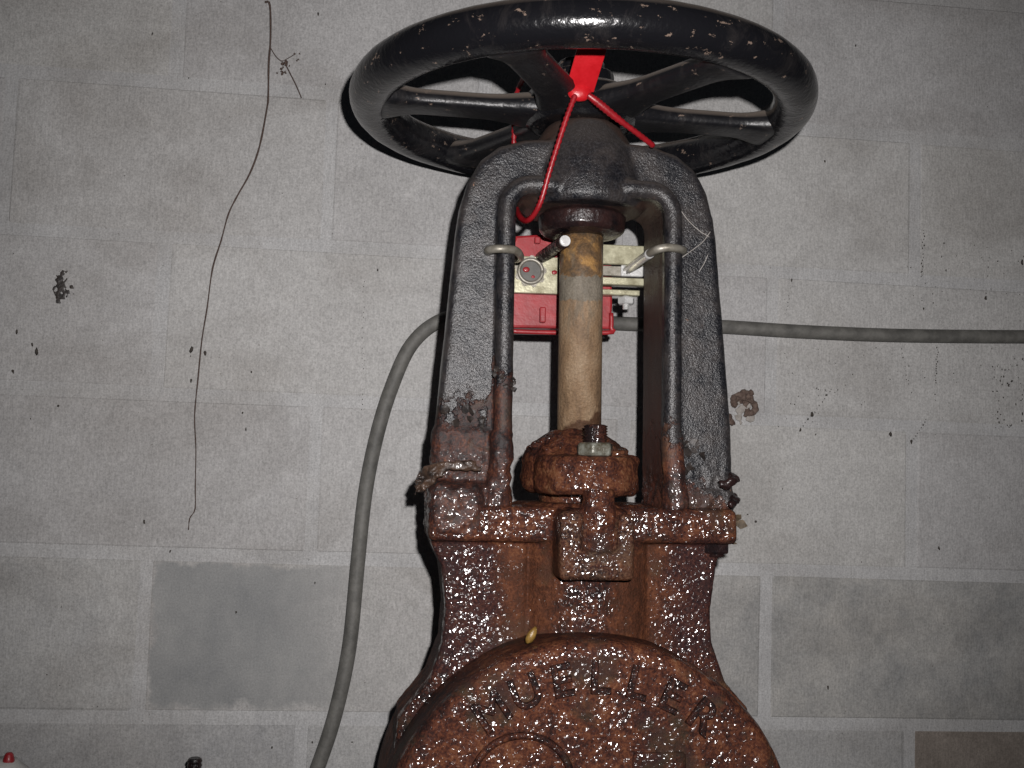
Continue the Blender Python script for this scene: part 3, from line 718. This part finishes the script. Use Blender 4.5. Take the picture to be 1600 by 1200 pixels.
# hook bolts round the inner ribs
def hook(pts, name='hook_bolt'):
    bm = bmesh.new(); tube(bm, pts, 0.0043, 12, 8); return L(name, bm, 'hook', sw, True)
h = [loc(764, 394, -0.040), loc(763, 391, -0.056), loc(774, 389, -0.066), loc(789, 389, -0.067), loc(804, 391, -0.060), loc(811, 397, -0.045), loc(812, 403, -0.01), loc(800, 405, 0.03), loc(790, 408, 0.07)]
hook(h)
h = [loc(1066, 394, -0.040), loc(1067, 391, -0.054), loc(1056, 388, -0.065), loc(1040, 387, -0.067), loc(1024, 391, -0.062), loc(1012, 398, -0.040), loc(998, 409, 0.0), loc(985, 419, 0.045), loc(978, 424, 0.07)]
rb_ = hook(h)
bm = bmesh.new(); tube(bm, [loc(1016, 396, -0.048), loc(998, 409, 0.0), loc(980, 422, 0.062)], 0.0050, 12, 6)
L('hook_thread', bm, 'steel', rb_, True)

# ------------------------------------------------------------------ red pull-tight seal
so = loc(905, 140, -0.085)
se = empty('plastic_seal', VO + VR @ so, VR)
tag(se, 'red plastic security seal tag looped round handwheel and yoke', 'seal')
def Ls(name, bm, parent=se): return link(name, bm, 'red_strap' if 'strap' in name else 'red_plastic', parent, so, True)
t0, t1 = loc(928, 66, -0.125), loc(906, 140, -0.088)
bm = bmesh.new(); ax = (t1 - t0).normalized(); wv = Vector((1, -0.08, 0.05)); wv = (wv - ax * wv.dot(ax)).normalized(); nv = ax.cross(wv).normalized()
if nv.y > 0: nv = -nv
mm = Matrix((wv, nv, ax)).transposed().to_4x4(); mm.translation = (t0 + t1) / 2
b2 = bmesh.new(); ln = (t1 - t0).length
prim_box(b2, -0.0145, 0.0145, -0.0012, 0.0012, -ln / 2, ln / 2, 0.0008, 2)
join(bm, b2, mm); tg = Ls('tag', bm)
for r in range(4):
    for cc in range(5):
        if (r * 5 + cc) % 7 == 3: continue
        bm = bmesh.new(); b2 = bmesh.new()
        prim_box(b2, -0.009 + cc * 0.0038, -0.009 + cc * 0.0038 + 0.0022, -0.0018, -0.001, -0.012 + r * 0.0045, -0.012 + r * 0.0045 + 0.0026, 0.0003, 1)
        join(bm, b2, mm)
        if r == 0 and cc == 0: keep = bm
        else:
            me = bpy.data.meshes.new('x'); bm.to_mesh(me); bm.free(); keep.from_mesh(me); bpy.data.meshes.remove(me)
e = Ls('embossing', keep, tg); e['kind'] = 'stuff'
bm = bmesh.new(); blob(bm, t1 + ax * 0.002 + nv * 0.001, 0.0118, 3, 0.02, (1.05, 0.5, 0.85)); Ls('lock', bm)
def bead_r(base):
    return lambda t, i: base * 0.9 * (1.0 + (0.28 if i % 2 else -0.1))
bm = bmesh.new()
pth = [loc(899, 148, -0.090), loc(886, 182, -0.088), loc(872, 225, -0.084), loc(858, 270, -0.079), loc(846, 312, -0.072), loc(834, 336, -0.062), loc(822, 345, -0.048), loc(812, 338, -0.028), loc(806, 322, 0.01), loc(803, 292, 0.052), loc(803, 250, 0.066), loc(803, 210, 0.064), loc(804, 165, 0.060), loc(815, 128, 0.040), loc(840, 104, 0.0), loc(868, 106, -0.045), loc(890, 122, -0.082)]
tube(bm, pth, 0.0029, 8, 10, rf=bead_r(0.0029)); Ls('strap', bm)
bm = bmesh.new()
tube(bm, [loc(918, 148, -0.090), loc(934, 160, -0.088), loc(962, 183, -0.082), loc(994, 207, -0.072), loc(1021, 228, -0.058)], 0.0034, 8, 10, rf=lambda t, i: (0.0030 + 0.0012 * math.sin(min(t * 1.6, 1) * math.pi)) * (1.12 if i % 2 else 0.92))
Ls('strap_tail', bm)

# ------------------------------------------------------------------ grey cable along the wall
cp = [(478, 1240), (496, 1200), (524, 1115), (546, 1010), (559, 880), (571, 770), (589, 680), (612, 605), (642, 540), (684, 503), (740, 490), (830, 494), (900, 500), (980, 506), (1118, 510), (1250, 518), (1400, 524), (1600, 526), (1800, 525), (2000, 520)]
pts = [wl(x, y, 0.0125) for x, y in cp]
bm = bmesh.new(); tube(bm, pts, 0.0094, 14, 8)
o0 = pts[0]
cb = link('cable', bm, 'cable', None, o0, True, o0)
tag(cb, 'grey rubber cable curving down the wall behind the valve', 'cable')

# ------------------------------------------------------------------ things on the wall
def wall_thing(name, bm, mat, c, label, cat, group=None):
    o = link(name, bm, mat, None, c, True, c); return tag(o, label, cat, group)
bm = bmesh.new()
tp = [(414, 3), (421, 8), (422, 60), (420, 100), (420, 150), (417, 170), (406, 228), (390, 270), (372, 305), (357, 335), (345, 375), (333, 420), (324, 480), (315, 530), (309, 590), (305, 650), (307, 700), (306, 760), (304, 795), (297, 810), (294, 828)]
tube(bm, [wl(x + random.uniform(-1, 1), y, 0.0025) for x, y in tp], 0.001, 6, 4, rf=lambda t, i: 0.0014 - 0.0008 * t + random.uniform(-0.0002, 0.0002))
tube(bm, [wl(421, 72, 0.002), wl(431, 88, 0.004), wl(440, 96, 0.004)], 0.0006, 5, 3)
wall_thing('rootlet', bm, 'tendril', wl(355, 400), 'thin brown dry rootlet trailing down the left wall', 'rootlet')
bm = bmesh.new()
for i in range(16):
    blob(bm, wl(443 + random.uniform(-5, 5), 104 + random.uniform(-9, 12), 0.003), random.uniform(0.001, 0.003), 1, 0.4)
tube(bm, [wl(446, 100, 0.003), wl(455, 118, 0.005), wl(463, 134, 0.004), wl(471, 153, 0.002)], 0.0008, 5, 4)
tube(bm, [wl(441, 96, 0.003), wl(452, 90, 0.004), wl(462, 84, 0.002)], 0.0005, 5, 3)
for x, y in ((460, 84), (468, 84), (464, 95), (452, 103), (433, 114), (466, 93)): blob(bm, wl(x, y, 0.0015), 0.0013, 1, 0.4)
wall_thing('cobweb_debris', bm, 'tendril', wl(445, 105), 'clump of brown debris with a twig beside the rootlet top', 'debris')
# broken mud nest
bm = bmesh.new(); c = wl(1160, 635)
PX = 1.43 / FPX
def ringarc(cx, cz, r, t0, t1, rad):
    tube(bm, [wl(1160 + cx, 635 + cz, 0.003) + Vector((r * PX * math.cos(t), -random.uniform(0, 0.003), r * PX * math.sin(t))) for t in np.linspace(t0, t1, 9)], rad, 7, 3, rf=lambda t, i: rad * random.uniform(0.7, 1.35))
ringarc(-7, -9, 9, 0.2, 4.4, 0.0040); ringarc(3, -12, 9, -0.6, 2.9, 0.0048); ringarc(12, 2, 9, -2.3, 1.3, 0.0042); ringarc(-17, 20, 6, 2.0, 5.4, 0.0038)
for i in range(26): blob(bm, wl(1160 + random.uniform(-10, 16), 635 + random.uniform(-22, -4), 0.002), random.uniform(0.002, 0.0048), 1, 0.4)
for i in range(9): blob(bm, wl(1160 + random.uniform(4, 16), 635 + random.uniform(-4, 14), 0.002), random.uniform(0.002, 0.004), 1, 0.4)
o = wall_thing('mud_nest', bm, 'mud', c, 'broken brown mud wasp nest stuck on the wall right of yoke', 'nest')
cast(o, 0.0009, 1, ((0.006, 0.0018),))
bm = bmesh.new()
for i in range(14): blob(bm, wl(1160 + random.uniform(-9, 13), 637 + random.uniform(-12, 24), 0.002), random.uniform(0.003, 0.0065), 1, 0.4, (1, 0.4, 1))
mp = link('pale_mud', bm, 'mud_pale', o, c, True); cast(mp, 0.0009, 1, ((0.006, 0.0018),))
# larger specks: things; the countless small ones: stuff
big = [(26, 518, 8), (50, 538, 6), (57, 549, 10), (20, 580, 7), (299, 546, 9), (320, 552, 8), (299, 594, 8), (393, 581, 5), (91, 634, 6), (379, 645, 5), (384, 671, 6), (225, 815, 7), (266, 861, 5), (369, 956, 5), (238, 53, 5), (497, 22, 6), (425, 1168, 5), (488, 1160, 5), (492, 911, 4), (1294, 1074, 7), (1467, 856, 7), (1424, 690, 8), (1391, 678, 9), (1269, 647, 8), (1251, 671, 7), (1291, 617, 5), (1181, 815, 6), (1540, 465, 7), (1597, 410, 9), (1443, 482, 6), (1237, 438, 6), (1337, 71, 5), (1289, 252, 5), (590, 422, 6)]
named = {(26, 518): 'small black speck at the left edge of the wall, topmost of three', (50, 538): 'thin black speck at the left edge, right above the fattest one',
 (57, 549): 'fattest black speck near the left edge of the wall', (20, 580): 'black speck at the left edge of the wall, lowest of its cluster',
 (299, 546): 'black speck just left of the rootlet, paired with one right of it', (320, 552): 'black speck just right of the rootlet on the left wall',
 (299, 594): 'black speck left of the rootlet below the pair of specks', (225, 815): 'upright dark speck right above the corner of the unpainted block',
 (266, 861): 'black speck on the joint above the unpainted dark block', (369, 956): 'upright black speck in the middle of the unpainted dark block',
 (1294, 1074): 'black speck low on the wall right of the round rusty face', (1467, 856): 'upright black speck on the lower right wall above the long joint',
 (1424, 690): 'black speck at the lower end of a fine diagonal streak on the right', (1391, 678): 'brownish black speck on the right wall left of the diagonal streak',
 (1269, 647): 'large black speck in the middle of the dotted streak right of the mud nest', (1251, 671): 'black speck at the lower end of the dotted streak right of the mud nest',
 (1597, 410): 'black speck at the right edge of the wall above the cable', (1540, 465): 'three pointed black speck on the right wall above the cable'}
rest = bmesh.new()
for x, y, s in big:
    bm = bmesh.new() if (x, y) in named else rest
    r = s * PX * 0.42
    blob(bm, wl(x, y, r * 0.3), r, 1, 0.35, (random.uniform(0.5, 0.8), 0.5, random.uniform(0.8, 1.4)))
    if bm is not rest:
        blob(bm, wl(x + random.uniform(-1.5, 1.5), y + s * 0.3, r * 0.2), r * 0.6, 1, 0.35, (0.6, 0.5, 1.2))
        wall_thing('dirt_speck', bm, 'speck', wl(x, y), named[(x, y)], 'speck', 'dirt specks on the wall')
bm = rest
def sprinkle(n, x0, x1, y0, y1, r0, r1):
    for i in range(n):
        r = random.uniform(r0, r1)
        blob(bm, wl(random.uniform(x0, x1), random.uniform(y0, y1), r * 0.3), r, 1, 0.4, (random.uniform(0.5, 1.3), 0.5, random.uniform(0.6, 1.6)))
sprinkle(70, 1220, 1600, 540, 650, 0.0004, 0.0009); sprinkle(70, 1550, 1610, 560, 670, 0.0005, 0.0014); sprinkle(45, 1400, 1600, 380, 480, 0.0005, 0.0012)
sprinkle(70, 0, 1600, 0, 1200, 0.0004, 0.0010); sprinkle(16, 1225, 1310, 590, 680, 0.0005, 0.0010)
def streak(x0, y0, x1, y1, n, r):
    for i in range(n):
        t = i / (n - 1); blob(bm, wl(x0 + (x1 - x0) * t + random.uniform(-1.5, 1.5), y0 + (y1 - y0) * t, 0.0006), r * random.uniform(0.6, 1.3), 1, 0.4, (0.8, 0.5, 1.3))
streak(1251, 671, 1298, 612, 12, 0.0011); streak(1424, 690, 1448, 655, 9, 0.0010); streak(1465, 543, 1462, 598, 16, 0.0010); streak(1440, 430, 1444, 360, 16, 0.0009)
streak(1410, 545, 1418, 600, 9, 0.0008); streak(568, 440, 566, 640, 26, 0.0006); streak(1228, 490, 1236, 450, 8, 0.0007)
o = wall_thing('dirt_specks', bm, 'speck', wl(1450, 600), 'scatter of tiny dirt specks and dust streaks over the wall', 'dirt'); o['kind'] = 'stuff'
bm = bmesh.new()
for i in range(60): blob(bm, wl(96 + random.gauss(0, 6), 446 + random.gauss(0, 13), 0.0005), random.uniform(0.002, 0.005), 1, 0.4, (1, 0.16, 1.2))
o = wall_thing('mud_smear', bm, 'flake', wl(95, 450), 'dark mud smear on the left wall above the black specks', 'smear')
cast(o, 0.0009, 2, ((0.006, 0.0008),))

# ------------------------------------------------------------------ bits caught on the valve
def vthing(name, bm, mat, c, label, cat, group=None, smooth=True):
    o = link(name, bm, mat, None, c, smooth); mt = VR.to_4x4(); mt.translation = VO + VR @ Vector(c); o.matrix_world = mt
    return tag(o, label, cat, group)
def leaf(bm, a, tip, wid, lift):
    a = Vector(a); tip = Vector(tip); d = tip - a; s = d.cross(Vector((0, 1, 0))).normalized()
    L_ = []; R2 = []; T_ = []
    for i in range(7):
        t = i / 6; k = wid * math.sin(math.pi * min(1, 0.12 + t * 0.86)) * random.uniform(0.7, 1.2)
        c0 = a + d * t + Vector((0, -lift * math.sin(t * 3), 0))
        L_.append(c0 + s * k); R2.append(c0 - s * k)
    for off in (0, 0.0006):
        v1 = [bm.verts.new(p + Vector((0, off, 0))) for p in L_]; v2 = [bm.verts.new(p + Vector((0, off, 0))) for p in R2]
        for i in range(6): bm.faces.new((v1[i], v1[i + 1], v2[i + 1], v2[i]))
bm = bmesh.new(); c = loc(1146, 816, -0.04)
leaf(bm, c, loc(1168, 822, -0.045), 0.0045, 0.003); leaf(bm, loc(1146, 812, -0.04), loc(1158, 804, -0.05), 0.004, 0.003); leaf(bm, loc(1135, 845, -0.03), loc(1152, 850, -0.03), 0.002, 0.001)
vthing('dead_leaf', bm, 'leaf', c, 'dead brown leaf scrap sticking out of the right bar end', 'leaf')
bm = bmesh.new(); c = loc(830, 993, -0.100)
blob(bm, c, 0.0068, 2, 0.16, (0.6, 0.6, 1.3)); bmesh.ops.rotate(bm, verts=bm.verts, cent=c, matrix=Matrix.Rotation(R_(25), 3, 'Y'))
vthing('seed_husk', bm, 'bud', c, 'yellowish seed husk lying on top of the round rusty face', 'husk')
for k, P in enumerate(([(1062, 326), (1075, 344), (1092, 360), (1108, 370)], [(1110, 362), (1098, 378), (1080, 392), (1066, 402)], [(1106, 398), (1100, 412), (1092, 425)])):
    bm = bmesh.new(); c = loc(*P[0], -0.0435)
    tube(bm, [loc(x, y, -0.0435) for x, y in P], 0.00045, 5, 5)
    vthing('hair', bm, 'hair', c, ('pale hair on the black yoke, upper one running down to the right', 'pale hair on the black yoke beside the right hook bolt', 'shortest and lowest pale hair on the right leg of the yoke')[k], 'hair', 'hairs on the yoke')

# ------------------------------------------------------------------ things cut by the lower left corner
def wthing(px, py, Y): return CR @ Vector(((px - 800) / FPX, 1, -(py - 600) / FPX)) * Y
c = wthing(303, 1214, 1.28)
bm = bmesh.new(); threaded(bm, (0, 0, 0), 0.0088, -0.03, 0.021, 0.005); bmesh.ops.translate(bm, verts=bm.verts, vec=c)
prim_box(bm, c.x - 0.017, c.x - 0.004, c.y - 0.008, c.y + 0.006, c.z - 0.03, c.z + 0.008, 0.003)
o = link('threaded_rod', bm, 'black_wet', None, c, False, c); tag(o, 'dark threaded rod end rising at the bottom edge of photo', 'rod')
c = wthing(1, 1228, 1.28)
bt = empty('squeeze_bottle', c); tag(bt, 'white bottle with red nozzle tip in lower left corner', 'bottle')
bm = bmesh.new(); lathe(bm, [(0, -0.06), (0.034, -0.06), (0.036, -0.05), (0.036, 0.006), (0.030, 0.018), (0.020, 0.026), (0.017, 0.030), (0, 0.030)], n=40)
link('bottle_body', bm, 'white', bt)
bm = bmesh.new(); lathe(bm, [(0, 0.029), (0.0068, 0.029), (0.0064, 0.034), (0.0048, 0.040), (0.0032, 0.042), (0, 0.0425)], at=(0.009, -0.006, -0.002), n=24)
link('nozzle', bm, 'red_paint', bt)
